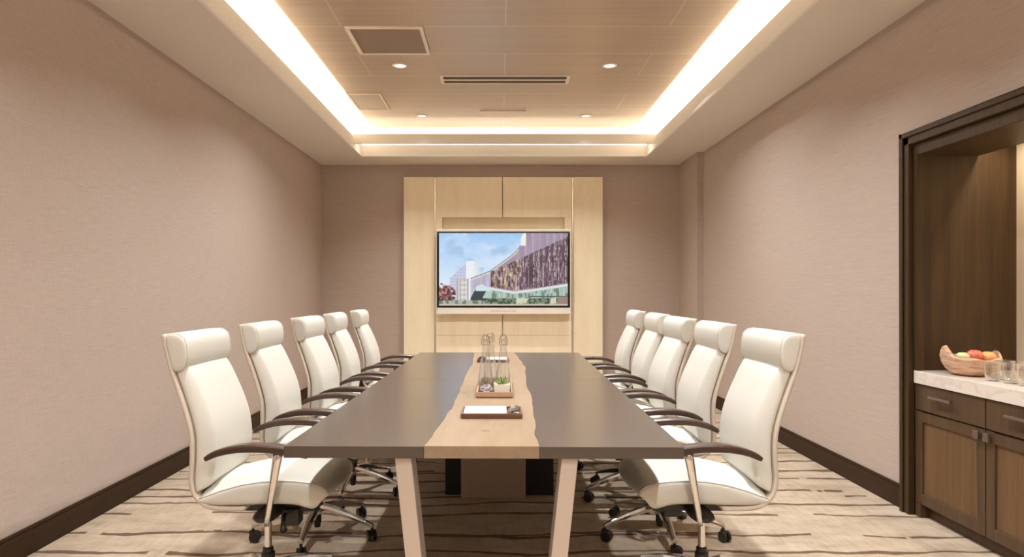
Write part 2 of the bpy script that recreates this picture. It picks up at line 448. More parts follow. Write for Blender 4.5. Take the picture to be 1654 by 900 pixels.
# ================================================================== FEATURE WALL AND DISPLAY
FY = 9.12
t = thing('feature_wall_panel', (.04, FY, 0)); tag(t, 'pale maple wall panelling behind the wall display, floor to near ceiling', 'wall panel')
def fp(name, x0, x1, z0, z1, mat='maple', y0=0, y1=.108, bev=.0025):
    return MB().box(x0-.04, x1-.04, y0, y1, z0, z1).done(name, mat, t, bev=bev)
fp('side_panel', -1.293, -.884, 0.0, 2.875); fp('side_panel', .982, 1.372, 0.0, 2.875)
fp('upper_panel', -.862, .026, 2.337, 2.875, y0=.004); fp('upper_panel', .036, .958, 2.337, 2.875, y0=.004)
fp('niche_stile', -.862, -.779, 1.5, 2.335, y0=.004); fp('niche_stile', .862, .958, 1.5, 2.335, y0=.004)
fp('niche_back', -.779, .862, 1.5, 2.337, y0=.075)
fp('middle_panel', -.862, .027, .755, 1.5, y0=.012); fp('middle_panel', .036, .958, .755, 1.5, y0=.012)
fp('lower_panel', -.862, .958, 0, .753, y0=.004)
fp('metal_inlay', -.882, -.866, 0, 2.87, 'silver_strip', y0=.012, y1=.05, bev=0); fp('metal_inlay', .962, .978, 0, 2.87, 'silver_strip', y0=.012, y1=.05, bev=0)
fp('backing_board', -1.28, 1.36, 0.0, 2.86, y0=.09, y1=.107, bev=0)

# the picture on the screen, worked out pixel by pixel as vertex colours
def picture(W=320, Hh=180):
    u, v = np.meshgrid((np.arange(W)+.5)/W, (np.arange(Hh)+.5)/Hh)
    rng = np.random.RandomState(3)
    def vnoise(fx, fy, seed):
        r = np.random.RandomState(seed); g = r.rand(int(fy)+3, int(fx)+3)
        X, Y = u*fx, v*fy; xi, yi = X.astype(int), Y.astype(int); a, b = X-xi, Y-yi
        a = a*a*(3-2*a); b = b*b*(3-2*b)
        return (g[yi, xi]*(1-a)+g[yi, xi+1]*a)*(1-b)+(g[yi+1, xi]*(1-a)+g[yi+1, xi+1]*a)*b
    im = np.zeros((Hh, W, 3))
    def put(mask, col, k=1.0):
        m = (mask.astype(float)*k)[..., None]
        c = np.array(col, float)
        im[:] = im*(1-m)+c*m
    # sky
    t_ = np.clip(v/.75, 0, 1)[..., None]
    im[:] = np.array([158,200,243])*(1-t_)+np.array([222,236,250])*t_
    cl = .5*vnoise(6, 5, 1)+.3*vnoise(14, 10, 2)+.2*vnoise(30, 20, 4)
    put(np.clip((cl-.38)*2.4, 0, .75), (216,228,250))
    put(np.clip((vnoise(12, 8, 9)-.72)*2, 0, .35), (130,165,200))
    L = lambda pts: np.interp(u, [p[0] for p in pts], [p[1] for p in pts])
    # distant slab tower
    put((u > .085) & (u < .21) & (v > L([(.085,.62),(.21,.415)])), np.array([186,190,214]))
    put((u > .085) & (u < .21) & (v > L([(.085,.62),(.21,.415)])) & (((v*70).astype(int) % 3) == 0), (206,208,226))
    put((u > .21) & (u < .285) & (v > .385+.02*(u > .27)), (240,240,248), .9); put((u > .265) & (u < .30) & (v > .40), (236,228,214), .6)
    put((u > .135) & (u < .23) & (v > .63), (206,200,206)); put((u > .135) & (u < .24) & (v > .63) & (((u*110).astype(int) % 3) == 0), (150,148,150), .7)
    put((u > .17) & (u < .215) & (v > .64) & (((v*60).astype(int) % 4) < 2), (236,226,200), .7)
    # curved building
    roof = L([(.245,.62),(.40,.515),(.48,.41),(.55,.32),(.60,.245),(.64,.14),(.665,.0),(1,-.4)])
    B = (u > .245) & (v > roof)
    put(B, np.array([166,150,168]))
    put(B & (u < .42), (200,198,218))
    put(B, (146,118,140), .45*(vnoise(40, 4, 5)))
    put(B & (u > .60) & (((u*90).astype(int) % 5) == 0), (196,178,198), .5)
    put(B & (v < roof+.035) & (u < .62), (222,214,196)); put(B & (v < roof+.014) & (u < .62), (120,130,126))
    put((u > .635) & (u < .675) & (v < .17) & (v > roof-.1) & (v > L([(.63,.16),(.68,-.05)])-.06), (240,240,228))
    ltop = L([(.40,.53),(.50,.455),(.65,.335),(.8,.21),(1,.045)]); lbot = L([(.40,.735),(.56,.79),(.72,.765),(1,.685)])
    Lv = (u > .40) & (v > ltop) & (v < lbot)
    put(Lv, np.array([84,62,70]))
    put(Lv & (((v+.10*u)*62 % 2) < .8), (78,60,68), .6)
    put(Lv & (u > .58), (136,104,122), .5*vnoise(14, 8, 12))
    st = vnoise(210, 14, 6); put(Lv & (st > .70), (212,190,194), .6); put(Lv & (st < .2), (52,38,42), .6)
    for ux in (.445,.48,.52,.56,.60,.655,.695,.735,.775,.81,.86,.90,.93,.985): put(Lv & (abs(u-ux) < .0025) & (vnoise(60, 60, 8) > .4), (232,222,226), .75)
    warm = (u > .41) & (u < .64) & Lv; wf = np.clip((vnoise(70, 16, 7)-.5)*2.4, 0, .75); put(warm, (214,172,134), wf); put(warm, (240,226,198), np.clip((vnoise(90, 24, 17)-.62)*3, 0, .7))
    put(Lv & (((u*46) % 1) < .07), (184,160,166), .35)
    # canopy and glass ground floors
    can = L([(.26,.80),(.30,.72),(.40,.75),(.58,.805),(.72,.775),(1,.70)])
    put((u > .27) & (v > can), (162,182,172))
    put((u > .27) & (v > can) & (v < can+.032), (222,226,220))
    put((u > .4) & (v > can+.04) & (v < .90) & (((u*120).astype(int) % 4) == 0), (205,218,208), .7)
    put((u > .4) & (v > can+.04) & (vnoise(70, 14, 21) > .62) & (v < .97), (86,104,84), .7)
    put((u > .70) & (v > .865) & (v < .885), (74,86,84))
    put((u > .36) & (v > .90) & (v < .975), (118,132,106)); put((u > .36) & (v > .90) & (vnoise(80, 30, 23) > .58), (48,60,46), .8)
    put((u > .60) & (v > .90) & (v < .97) & (vnoise(26, 3, 24) > .5), (228,226,196), .85)
    put((u > .92) & (v > .875), (150,124,112))
    da = (u > .245) & (u < .37) & (v > L([(.245,.90),(.285,.76),(.315,.725),(.37,.79)])) & (v < .93); put(da, (58,64,66))
    put((u > .285) & (u < .40) & (v > L([(.285,.76),(.33,.70),(.40,.77)])) & (v < .80), (208,226,232)); put((u > .34) & (u < .41) & (v > .80) & (v < .90) & (v > 1.9-3*u), (176,200,190))
    # tree and ground
    tr = (((u-.045)/.085)**2+((v-.86)/.17)**2) < .15+1.3*vnoise(50, 30, 31); put(tr, np.array([126,78,74]))
    put(tr & (vnoise(70, 40, 32) > .55), (176,124,116)); put(tr & (vnoise(70, 40, 33) > .72), (70,44,44))
    put((v > .93) & (u < .38), (104,116,104)); put((v > .93) & (u < .38) & (vnoise(60, 20, 34) > .5), (188,190,176), .8)
    put(v > .975, (196,190,170))
    for _ in range(1):
        p_ = np.pad(im, ((1,1),(1,1),(0,0)), 'edge')
        im[:] = .5*im+.125*(p_[:-2,1:-1]+p_[2:,1:-1]+p_[1:-1,:-2]+p_[1:-1,2:])
    im[:] = im*.92+20
    im += (rng.rand(Hh, W, 1)-.5)*14
    return np.clip(im, 0, 255)
def screen(parent, x0, x1, z0, z1, y):
    W, Hh = 320, 180; im = picture(W, Hh)/255.0
    lin = np.where(im <= .04045, im/12.92, ((im+.055)/1.055)**2.4)
    xs = np.linspace(x0, x1, W+1); zs = np.linspace(z1, z0, Hh+1)
    X, Z = np.meshgrid(xs, zs); V = np.stack([X, np.full_like(X, y), Z], -1).reshape(-1, 3)
    i = np.arange(Hh)[:, None]*(W+1)+np.arange(W)[None, :]
    F = np.stack([i, i+W+1, i+W+2, i+1], -1).reshape(-1, 4)
    me = bpy.data.meshes.new('screen'); me.vertices.add(len(V)); me.vertices.foreach_set('co', V.ravel())
    me.loops.add(F.size); me.loops.foreach_set('vertex_index', F.ravel())
    me.polygons.add(len(F)); me.polygons.foreach_set('loop_start', np.arange(len(F))*4); me.polygons.foreach_set('loop_total', np.full(len(F), 4))
    me.update(calc_edges=True)
    at = me.color_attributes.new('picture', 'FLOAT_COLOR', 'CORNER')
    c = np.concatenate([lin.reshape(-1, 3), np.ones((W*Hh, 1))], 1); at.data.foreach_set('color', np.repeat(c, 4, axis=0).ravel())
    m = emit('screen_picture', (1,1,1,1), 1.0*2**-EXPO)
    n = m.node_tree.nodes.new('ShaderNodeAttribute'); n.attribute_name = 'picture'
    m.node_tree.links.new(n.outputs['Color'], m.node_tree.nodes['Emission'].inputs[0])
    me.materials.append(m)
    o = bpy.data.objects.new('screen', me); COL.objects.link(o); o.parent = parent
    o['label'] = 'lit screen picturing a curved modern building under a blue sky'
    return o
TX = .04
tv = thing('wall_display', (TX, 9.0, 1.04)); tag(tv, 'large silver framed flat display on the maple panel, picturing a building', 'television')
z_ = lambda z: z-1.04
MB().box(-.848-TX, .931-TX, .0, .075, z_(1.0415), z_(2.168)).done('frame', 'silver', tv, bev=.006)
MB().box(-.838-TX, .922-TX, -.003, .01, z_(1.129), z_(2.135)).done('bezel', 'screen_black', tv, bev=.001)
screen(tv, -.808-TX, .892-TX, z_(1.156), z_(2.112), -.0045)
b = MB()
for k in range(14): b.box(-.17+k*.0245, -.152+k*.0245, -.002, .002, z_(1.083), z_(1.090))
b.done('button', newmat('grey_print', srgb(170,156,146), .5)[0], tv)['kind'] = 'stuff'
MB().box(-.835-TX, -.825-TX, -.002, .002, z_(1.095), z_(1.107)).done('power_light', newmat('dark_dot', srgb(90,80,76), .5)[0], tv)
MB().box(-.82-TX, -.72-TX, .012, .03, z_(1.029), z_(1.0415)).done('sensor', 'silver', tv, bev=.002)
MB().box(-.3, .3, .075, .19, z_(1.65), z_(2.0)).done('wall_bracket', 'black', tv)

# ================================================================== CEILING FIXTURES
def downlight(x, y, label, spread=128, gain=1.0):
    t = thing('downlight', (x, y, ZC)); tag(t, label, 'ceiling light', 'round downlights in the tray ceiling')
    MB().lathe([(.066, 0), (.066, -.004), (.054, -.006), (.052, -.001), (.052, 0)], n=40).done('trim_ring', 'white_paint', t, smooth=True)
    MB().lathe([(.0001, -.002), (.052, -.002), (.052, 0), (.0001, 0)], n=40).done('lens', 'lamp', t)
    area('downlight_lamp', (0, 0, -.012), (0, 0, 0), .10, .10, P_DOWN*gain, DOWN, 'DISK', t, spread=math.radians(spread))
    return t
downlight(-.907, 6.165, 'round white downlight left of the long slot diffuser', 138, 1.45); downlight(.99, 6.165, 'round white downlight right of the long slot diffuser', 144, 1.6)
downlight(-.914, 7.93, 'small far round downlight on the left, near the back cove', 60, .04); downlight(1.0, 7.93, 'small far round downlight on the right, near the back cove', 60, .04)
for yy, wh in ((4.35, 'over the middle of the table'), (2.53, 'over the near end of the table'), (.71, 'between the table and the near wall'), (-.6, 'closest to the near wall')):
    for xx, sd in ((-.91, 'left'), (.99, 'right')): downlight(xx, yy, 'round white downlight %s, in the %s row' % (wh, sd), gain=(.82 if sd == 'left' else 1.05))
t = thing('ceiling_vent', (-.90, 5.55, ZC)); tag(t, 'square taupe ceiling grille with a white frame, the larger and nearer one', 'vent')
b = MB(); a, f = .302, .030
b.box(-a, a, -a, -a+f, -.012, 0).box(-a, a, a-f, a, -.012, 0).box(-a, -a+f, -a+f, a-f, -.012, 0).box(a-f, a, -a+f, a-f, -.012, 0)
b.done('frame', 'white_paint', t, bev=.003)
b = MB().box(-a+f, a-f, -a+f, a-f, -.004, -.001)
for k in range(45):
    yy = -a+f+.006+k*.0122; b.box(-a+f, a-f, yy, yy+.005, -.008, -.004)
b.done('grille', 'grille', t)
t = thing('access_panel', (-1.415, 7.345, ZC)); tag(t, 'flat square access panel with pale frame in the far left ceiling', 'ceiling panel')
b = MB(); a, c, f = .18, .305, .022
b.box(-a, a, -c, -c+f, -.008, 0).box(-a, a, c-f, c, -.008, 0).box(-a, -a+f, -c+f, c-f, -.008, 0).box(a-f, a, -c+f, c-f, -.008, 0)
b.done('frame', 'white_paint', t, bev=.002)
MB().box(-a+f, a-f, -c+f, c-f, -.003, -.0005).done('panel', 'grille', t)
t = thing('slot_diffuser', (.045, 6.56, ZC)); tag(t, 'long linear slot diffuser with two dark slots in the ceiling centre', 'vent')
b = MB().box(-.62, .62, -.125, -.105, -.010, 0).box(-.62, .62, .105, .125, -.010, 0).box(-.62, -.59, -.105, .105, -.010, 0).box(.59, .62, -.105, .105, -.010, 0).box(-.59, .59, -.008, .022, -.010, 0)
b.done('frame', 'white_paint', t, bev=.002)
for (y0, y1) in ((-.105, -.008), (.022, .105)): MB().box(-.59, .59, y0, y1, -.003, -.0005).done('slot', 'slot', t)
tag(MB().box(-.23, .29, 7.70, 7.725, ZC-.012, ZC).done('slim_diffuser', 'white_paint', bev=.003), 'thin pale ceiling slot behind the long dark slot diffuser', 'vent')

# ================================================================== TABLE
TW, TL, TH = .719, 3.743, .79
YAW = -.0137
tb = thing('conference_table', (-.0616, 2.445, 0), YAW); tag(tb, 'long dark taupe conference table with a live-edge maple strip down the middle', 'table')
random.seed(5)
def edge(pts, seed):
    r = random.Random(seed); out = []
    for k in range(len(pts)-1):
        (y0, x0), (y1, x1) = pts[k], pts[k+1]; n = max(2, int((y1-y0)/.07))
        for i in range(n):
            s = i/n; s2 = s*s*(3-2*s)
            out.append((x0+(x1-x0)*s2+r.uniform(-.0035, .0035), y0+(y1-y0)*s))
    out.append((pts[-1][1], pts[-1][0])); return out
LE = edge([(0.000, -0.2109), (0.233, -0.2007), (0.485, -0.1904), (0.840, -0.1792), (1.120, -0.1829), (1.699, -0.1876), (2.147, -0.1941), (2.735, -0.1885), (3.173, -0.2072), (TL, -0.2268)], 1)
RE = edge([(0.000, 0.1988), (0.187, 0.1960), (0.485, 0.2044), (0.686, 0.2040), (0.933, 0.2091), (1.041, 0.2128), (1.213, 0.2072), (1.484, 0.1979), (2.053, 0.2016), (2.495, 0.2109), (2.613, 0.2072), (2.707, 0.1941), (2.833, 0.1913), (3.267, 0.1661), (TL, 0.1372)], 2)
Z0, Z1 = TH-.042, TH
def slab(edgepts, side, y0, y1, name='tabletop'):
    e = [(x+side*.001, y) for x, y in edgepts if y0-1e-6 <= y <= y1+1e-6]
    xi = lambda yy: float(np.interp(yy, [p[1] for p in edgepts], [p[0] for p in edgepts]))+side*.001
    e = [(xi(y0), y0)]+[p for p in e if y0+.003 < p[1] < y1-.003]+[(xi(y1), y1)]
    MB().prism([(side*TW, y0)]+e+[(side*TW, y1)], Z0, Z1).done(name, 'table', tb)
for side, E in ((-1, LE), (1, RE)):
    slab(E, side, 0, 1.871); slab(E, side, 1.874, TL)
MB().prism(LE+RE[::-1], Z0-.001, Z1+.003).done('wood_strip', 'runner', tb, bev=.002)['label'] = 'pale live-edge maple strip with a small knot'
kn = MB().lathe([(.0001,.0006),(.016,.0006),(.018,0)], (0,0,0), 20).done('wood_knot', newmat('knot_brown', srgb(120,96,72), .5)[0], tb)
kn.location = (.0, .266, Z1+.003); kn.scale = (1, .8, 1)
def tleg(x, y, s):
    top, bot = x, x-s*.079
    b = MB(); w_ = .030
    def sec(xc, z): return [(xc-w_, y-.055, z), (xc+w_, y-.055, z), (xc+w_, y+.055, z), (xc-w_, y+.055, z)]
    b.loft([sec(bot, 0), sec(top, Z0-.002)]); b.done('leg', 'champagne', tb, bev=.003)
tleg(-.291, .07, -1); tleg(.313, .07, 1); tleg(-.291, TL-.07, -1); tleg(.313, TL-.07, 1)
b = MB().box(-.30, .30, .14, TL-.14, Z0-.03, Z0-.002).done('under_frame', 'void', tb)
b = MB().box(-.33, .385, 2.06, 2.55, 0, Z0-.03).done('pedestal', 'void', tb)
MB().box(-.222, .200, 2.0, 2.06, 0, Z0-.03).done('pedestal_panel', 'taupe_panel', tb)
def tp(X, d, z): return (X, d, z)

# ------------------------------------------------------------------ things on the table
ZT = Z1+.003
def open_tray(name, x0, x1, y0, y1, h, m_side, m_base, wall=.008):
    t = thing(name, ((x0+x1)/2, y0, ZT)); cx = (x0+x1)/2; a, L_ = (x1-x0)/2, y1-y0
    MB().box(-a, a, 0, L_, 0, .006).done('base', m_base, t)
    b = MB().box(-a, a, 0, wall, .006, h).box(-a, a, L_-wall, L_, .006, h).box(-a, -a+wall, wall, L_-wall, .006, h).box(a-wall, a, wall, L_-wall, .006, h)
    b.done('rim', m_side, t, bev=.001); return t
t = open_tray('notepad_tray', -0.1699, 0.0952, 2.9586, 3.1499, 0.0224, 'walnut', 'walnut'); tag(t, 'dark walnut tray holding a white notepad near the front of the table', 'tray')
tag(MB().box(-0.1596, 0.0280, 2.9698, 3.1387, ZT+.0065, ZT+.026).done('notepad', 'paper', bev=.001), 'white notepad lying in the near walnut tray', 'notepad')
t = open_tray('notepad_tray', -0.1792, 0.0672, 5.2825, 5.4738, 0.0224, 'walnut', 'walnut'); tag(t, 'far dark tray on the wooden strip, seen behind the glass bottles', 'tray')
tag(MB().box(-0.1120, 0.0569, 5.2937, 5.4626, ZT+.0065, ZT+.026).done('notepad', 'paper', bev=.001), 'white notepad in the far tray behind the bottles', 'notepad')
def sweet(x, y, z, mat, label, group, r=.012):
    rr = random.Random(int(x*1e4)+int(y*1e3)+int(z*1e4))
    b = MB()
    b.box(-r, r, -r*.8, r*.8, -r*.7, r*.7)
    b.loft([[(r, -.002, -.002), (r, .002, -.002), (r, .002, .002), (r, -.002, .002)], [(r*1.6, -.008, -.006), (r*1.6, .008, -.006), (r*1.6, .008, .006), (r*1.6, -.008, .006)]])
    b.loft([[(-r, -.002, -.002), (-r, .002, -.002), (-r, .002, .002), (-r, -.002, .002)], [(-r*1.6, -.008, -.006), (-r*1.6, .008, -.006), (-r*1.6, .008, .006), (-r*1.6, -.008, .006)]])
    o = b.done('wrapped_sweet', mat, bev=.002, loc=(x, y, z)); o.rotation_euler = (rr.uniform(-.2, .2), rr.uniform(-.2, .2), rr.uniform(0, 3))
    tag(o, label, 'sweet', group)
g = 'wrapped sweets in the near tray'
for (x, y, z, m_) in ((0.0467,2.9866,0.0168,'mint_dark'),(0.0719,2.9912,0.0168,'mint'),(0.0485,3.0286,0.0168,'mint'),(0.0747,3.0332,0.0168,'mint_dark'),(0.0513,3.0799,0.0168,'mint'),(0.0728,3.0799,0.0187,'mint_dark'),(0.0579,3.0099,0.0345,'mint'),(0.0616,3.0659,0.0364,'mint'),(0.0653,3.1126,0.0168,'mint')):
    sweet(x, y, ZT+z, m_, 'dark wrapped sweet at the right end of the near tray' if m_ == 'mint_dark' else 'silver wrapped sweet at the right end of the near tray', g)
g = 'wrapped sweets in the far tray'
for (x, y, z, m_) in ((-0.1587,5.3198,0.0168,'mint_dark'),(-0.1325,5.3198,0.0168,'mint_dark'),(-0.1568,5.3665,0.0168,'mint_dark'),(-0.1447,5.3385,0.0345,'mint_dark'),(-0.1353,5.3665,0.0187,'mint_dark')):
    sweet(x, y, ZT+z, m_, 'dark wrapped sweet at the left end of the far tray', g)

t = open_tray('bottle_tray', -0.1241, 0.0644, 3.5335, 4.1252, 0.0317, 'tray_wood', 'tray_base', .007); tag(t, 'long pinkish wood tray carrying the glass bottles and small plant', 'tray')
def bottle(x, y, label):
    t = thing('glass_bottle', (x, y, ZT+.0065)); t.scale = (.933,)*3; tag(t, label, 'bottle', 'swing-top glass bottles in the tray')
    out = [(.0001,0),(.040,0),(.0435,.004),(.044,.02),(.0425,.06),(.038,.11),(.032,.155),(.0255,.20),(.0195,.24),(.0165,.27),(.0155,.285),(.0175,.288),(.0175,.298),(.0145,.30)]
    inn = [(.0125,.298),(.0125,.285),(.0135,.27),(.0165,.24),(.0225,.20),(.029,.155),(.035,.11),(.0395,.06),(.041,.02),(.038,.009),(.0001,.008)]
    MB().lathe(out+inn, n=40).done('body', 'glass', t, smooth=True)
    MB().lathe([(.0001,.296),(.0115,.296),(.0118,.3025),(.0175,.304),(.018,.312),(.014,.320),(.006,.324),(.0001,.3245)], n=24).done('stopper', 'glass', t, smooth=True)
    pts = [(-.021, 0, .268), (-.0235, 0, .285), (-.0225, 0, .305), (-.012, 0, .327), (0, 0, .330), (.012, 0, .327), (.0225, 0, .305), (.0235, 0, .285), (.021, 0, .268)]
    wb = MB().tube(pts, .0020, 6)
    wb.tube([(.0178*math.cos(a), .0178*math.sin(a), .268) for a in [2*PI*i/20 for i in range(20)]], .0012, 6, closed=True)
    wb.tube([(-.021,0,.268),(-.0178,0,.268)], .0012, 6); wb.tube([(.021,0,.268),(.0178,0,.268)], .0012, 6)
    wb.done('wire_bail', 'pewter', t, smooth=True)
    return t
bottle(-0.0821, 3.7892, 'clear swing-top glass bottle at the left front of the tray')
bottle(0.0168, 3.7892, 'clear swing-top glass bottle standing behind the small green plant')
bottle(-0.0579, 4.0132, 'clear swing-top glass bottle partly hidden behind the left one')
# small plant in a square pot
t = thing('potted_plant', (.0093, 3.612, ZT+.0065)); t.scale = (.933,)*3; tag(t, 'small green air plant in a square cream pot at the tray front', 'plant')
MB().loft([[(-a,-a,z),(a,-a,z),(a,a,z),(-a,a,z)] for a, z in ((.042,0),(.046,.064),(.040,.064),(.038,.052))]).done('pot', 'ceramic', t, bev=.002)
b = MB(); rr = random.Random(4)
for k in range(20):
    a = 2*PI*k/20*1.618*3+rr.uniform(-.2, .2); ln = rr.uniform(.045, .078); el = rr.uniform(.1, 1.2); lean = ln*math.cos(el); up = ln*math.sin(el)
    pts = [(0, 0, .052), (lean*.35*math.cos(a), lean*.35*math.sin(a), .055+up*.5), (lean*.75*math.cos(a), lean*.75*math.sin(a), .055+up*.9), (lean*1.1*math.cos(a), lean*1.1*math.sin(a), .052+up*.85)]
    b.tube(pts, .004, 6, radii=[.005, .0045, .003, .0006])
b.done('foliage', 'leaf', t, smooth=True)
# rough stone beside it
b = MB(); rr = random.Random(9)
b.ball((0,0,0), .036, .85, 12)
for v in b.bm.verts: v.co *= rr.uniform(.82, 1.2)
for v in b.bm.verts: v.co.z = max(v.co.z, -.028)
o = b.done('decorative_stone', 'stone', loc=(-.073, 3.598, ZT+.0065+.026)); o.scale = (.933,)*3; tag(o, 'rough grey stone in the tray, left of the small green plant', 'stone')

# ================================================================== OFFICE CHAIRS
def smooth_curve(pts, n):
    p = [Vector(q) for q in pts]; out = []
    m = len(p)-1
    for k in range(n+1):
        t_ = k/n*m; i = min(int(t_), m-1); f = t_-i
        a, b_, c, d = p[max(i-1, 0)], p[i], p[i+1], p[min(i+2, m)]
        out.append(.5*((2*b_)+(-a+c)*f+(2*a-5*b_+4*c-d)*f*f+(-a+3*b_-3*c+d)*f**3))
    return out
REAR = [(-.376,0,1.162),(-.362,0,1.09),(-.342,0,1.01),(-.308,0,.91),(-.275,0,.81),(-.254,0,.72),(-.252,0,.62),(-.256,0,.53),(-.240,0,.465),(-.195,0,.420),(-.13,0,.404),(-.02,0,.403)]
def make_chair():
    t = thing('office_chair', (0, 0, 0))
    # shell: thin sheet along the rear curve
    c = smooth_curve(REAR, 44); rings = []
    for k, p in enumerate(c):
        tg = (c[min(k+1, len(c)-1)]-c[max(k-1, 0)]).normalized(); n = Vector((-tg.z, 0, tg.x))      # towards the sitter
        hw = .246+.004*math.sin(k/44*PI)
        r = []
        for (y, q) in ((-hw,0),(-hw*.98,-.004),(-.12,-.006),(0,-.007),(.12,-.006),(hw*.98,-.004),(hw,0),(hw,.010),(hw*.98,.014),(0,.014),(-hw*.98,.014),(-hw,.010)):
            v = p+n*q; r.append((v.x, y, v.z))
        rings.append(r)
    MB().loft(rings).done('back_shell', 'shell', t, smooth=True)
    # back cushion
    cc = [(p, k) for k, p in enumerate(c) if .462 < p.z < 1.035 and k < 36]
    rings = []
    for j, (p, k) in enumerate(cc):
        tg = (c[k+1]-c[k-1]).normalized(); n = Vector((-tg.z, 0, tg.x))
        s = (1.035-p.z)/(1.035-.462)
        th = float(np.interp(s, [0,.03,.15,.4,.7,.92,1], [.030,.048,.064,.078,.088,.076,.045]))
        hw = .240-.006*math.cos(s*PI)
        if j in (0, len(cc)-1): th *= .75
        r = []
        prof = [(-1,.0),(-1.015,.22),(-.985,.55),(-.93,.86),(-.885,.975),(-.87,.985),(-.60,1.02),(-.25,1.05),(0,1.06),(.25,1.05),(.60,1.02),(.87,.985),(.885,.975),(.93,.86),(.985,.55),(1.015,.22),(1,.0),(.5,.0),(-.5,.0)]
        for (y, q) in prof:
            v = p+n*(.0145+th*q); r.append((v.x, y*hw, v.z))
        rings.append(r)
    bc = MB().loft(rings).done('back_cushion', 'leather', t, smooth=True, sub=1)
    # headrest roll
    D = [(-.362,1.158),(-.338,1.168),(-.306,1.164),(-.280,1.145),(-.270,1.11),(-.268,1.065),(-.272,1.028),(-.285,1.006),(-.308,.997),(-.331,1.000),(-.344,1.06),(-.357,1.12)]
    cx, cz = -.32, 1.085; rings = []
    for y, k in ((-.249,.90),(-.246,.955),(-.238,.985),(-.20,1.0),(-.10,1.02),(0,1.03),(.10,1.02),(.20,1.0),(.238,.985),(.246,.955),(.249,.90)):
        rings.append([(cx+(x-cx)*k, y, cz+(z-cz)*k) for x, z in D])
    hr = MB().loft(rings).done('headrest', 'leather', t, smooth=True, sub=1)
    for i in (2, 8): MB().tube(rings[i], .0016, 6, closed=True).done('seam', 'shell', hr, smooth=True)
    # seat cushion
    secs = [(-.222,.448,.436),(-.215,.456,.426),(-.185,.468,.417),(-.12,.492,.414),(-.04,.515,.416),(.05,.530,.419),(.13,.534,.421),(.20,.531,.419),(.25,.526,.408),(.29,.518,.399),(.318,.507,.400),(.338,.492,.412),(.347,.476,.430),(.350,.462,.446)]
    rings = []
    for (x, zt, zb) in secs:
        h = zt-zb; e = min(.014, h*.3)
        cr = float(np.interp(x, [-.22, -.1, .05], [.034, .022, .009]))
        def fx(z): # nose leans back towards its foot
            return x-(.05*(zt-z)/max(h, .01)*max(0, (x-.2)/.15) if x > .2 else 0)
        pr = [(-.20,zb),(-.238,zb+e*.4),(-.249,zb+e*1.3),(-.252,(zb+zt)/2),(-.251,zt-e),(-.246,zt-e*.35),(-.235,zt-.001),(-.16,zt+cr),(-.06,zt+cr*1.4),(.06,zt+cr*1.4),(.16,zt+cr),(.235,zt-.001),(.246,zt-e*.35),(.251,zt-e),(.252,(zb+zt)/2),(.249,zb+e*1.3),(.238,zb+e*.4),(.20,zb)]
        rings.append([(fx(z), y, z) for y, z in pr])
    st = MB().loft(rings).done('seat', 'leather', t, smooth=True, sub=1)
    for i in (5, 12): MB().tube([Vector(r[i])+Vector((0, 0, .001)) for r in rings[1:-1]], .0022, 6).done('seam', 'shell', st, smooth=True)
    # wings where seat and back meet
    # armrests and posts
    for s_ in (-1, 1):
        P = smooth_curve([(-.170,0,.634),(-.12,0,.660),(-.04,0,.680),(.05,0,.686),(.14,0,.681),(.22,0,.670),(.275,0,.660)], 22); rings = []
        for k, p in enumerate(P):
            tg = (P[min(k+1, 22)]-P[max(k-1, 0)]).normalized(); n = Vector((-tg.z, 0, tg.x))
            u = k/22; w_ = float(np.interp(u, [0,.1,.4,1], [.012,.019,.030,.032])); h = float(np.interp(u, [0,.1,.5,1], [.009,.013,.0175,.0165]))
            yc = s_*(.300-.012*(1-u))
            rings.append([tuple(p+n*q*h+Vector((0, yc+y*w_, 0))) for y, q in ((-1,-.6),(-.8,-1),(.8,-1),(1,-.6),(1,.5),(.75,1),(-.75,1),(-1,.5))])
        arm = MB().loft(rings).done('armrest', 'arm_wood', t, smooth=False, bev=.002)
        a0, a1 = Vector((.085, s_*.272, .345)), Vector((.145, s_*.300, .670))
        rings = []
        for k in range(9):
            u = k/8; p = a0.lerp(a1, u); rx = .011+.011*u; ry = .009+.004*u
            rings.append([(p.x+rx*math.cos(2*PI*i/16), p.y+ry*math.sin(2*PI*i/16), p.z) for i in range(16)])
        MB().loft(rings).done('arm_post', 'chrome', t, smooth=True)
    # mechanism: crossbar with rounded ends, tilt box, paddles
    rings = []
    for k in range(15):
        y = -.262+.524*k/14; e = math.sqrt(max(0.02, 1-(abs(y)/.268)**6)); w_ = .062*e*(1-.25*(1-abs(y)/.262)); h = .026*e
        rings.append([(.055+w_*math.cos(2*PI*i/16), y, .362+h*math.sin(2*PI*i/16)) for i in range(16)])
    b = MB().loft(rings)
    b.box(-.08, .20, -.075, .075, .345, .4165)
    b.box(.09, .17, -.10, -.02, .285, .36)
    b.loft([[(.13,-y,.34),(.13,y,.34),(.13,y,.40),(.13,-y,.40)] if q == 0 else [(.235,-y*.7,.335),(.235,y*.7,.335),(.235,y*.7,.37),(.235,-y*.7,.37)] for q, y in ((0,.07),(1,.07))])
    b.done('tilt_mechanism', 'black', t, smooth=False, bev=.004)
    MB().tube([(.10, -.06, .345), (.13, -.19, .330), (.15, -.245, .318)], .011, 8, radii=[.006,.010,.016]).done('lever', 'black', t, smooth=True)
    # the upper body as modelled stands on a column: bring it to its real size and height
    def settle(o):
        if o.type == 'MESH':
            for v in o.data.vertices: v.co = (v.co.x*.933, v.co.y*.933, v.co.z*.933+.09)
        for ch in o.children: settle(ch)
    settle(t)
    MB().lathe([(.0001,.19),(.0150,.19),(.0150,.405),(.0001,.405)], n=24).done('gas_column', 'chrome', t, smooth=False)
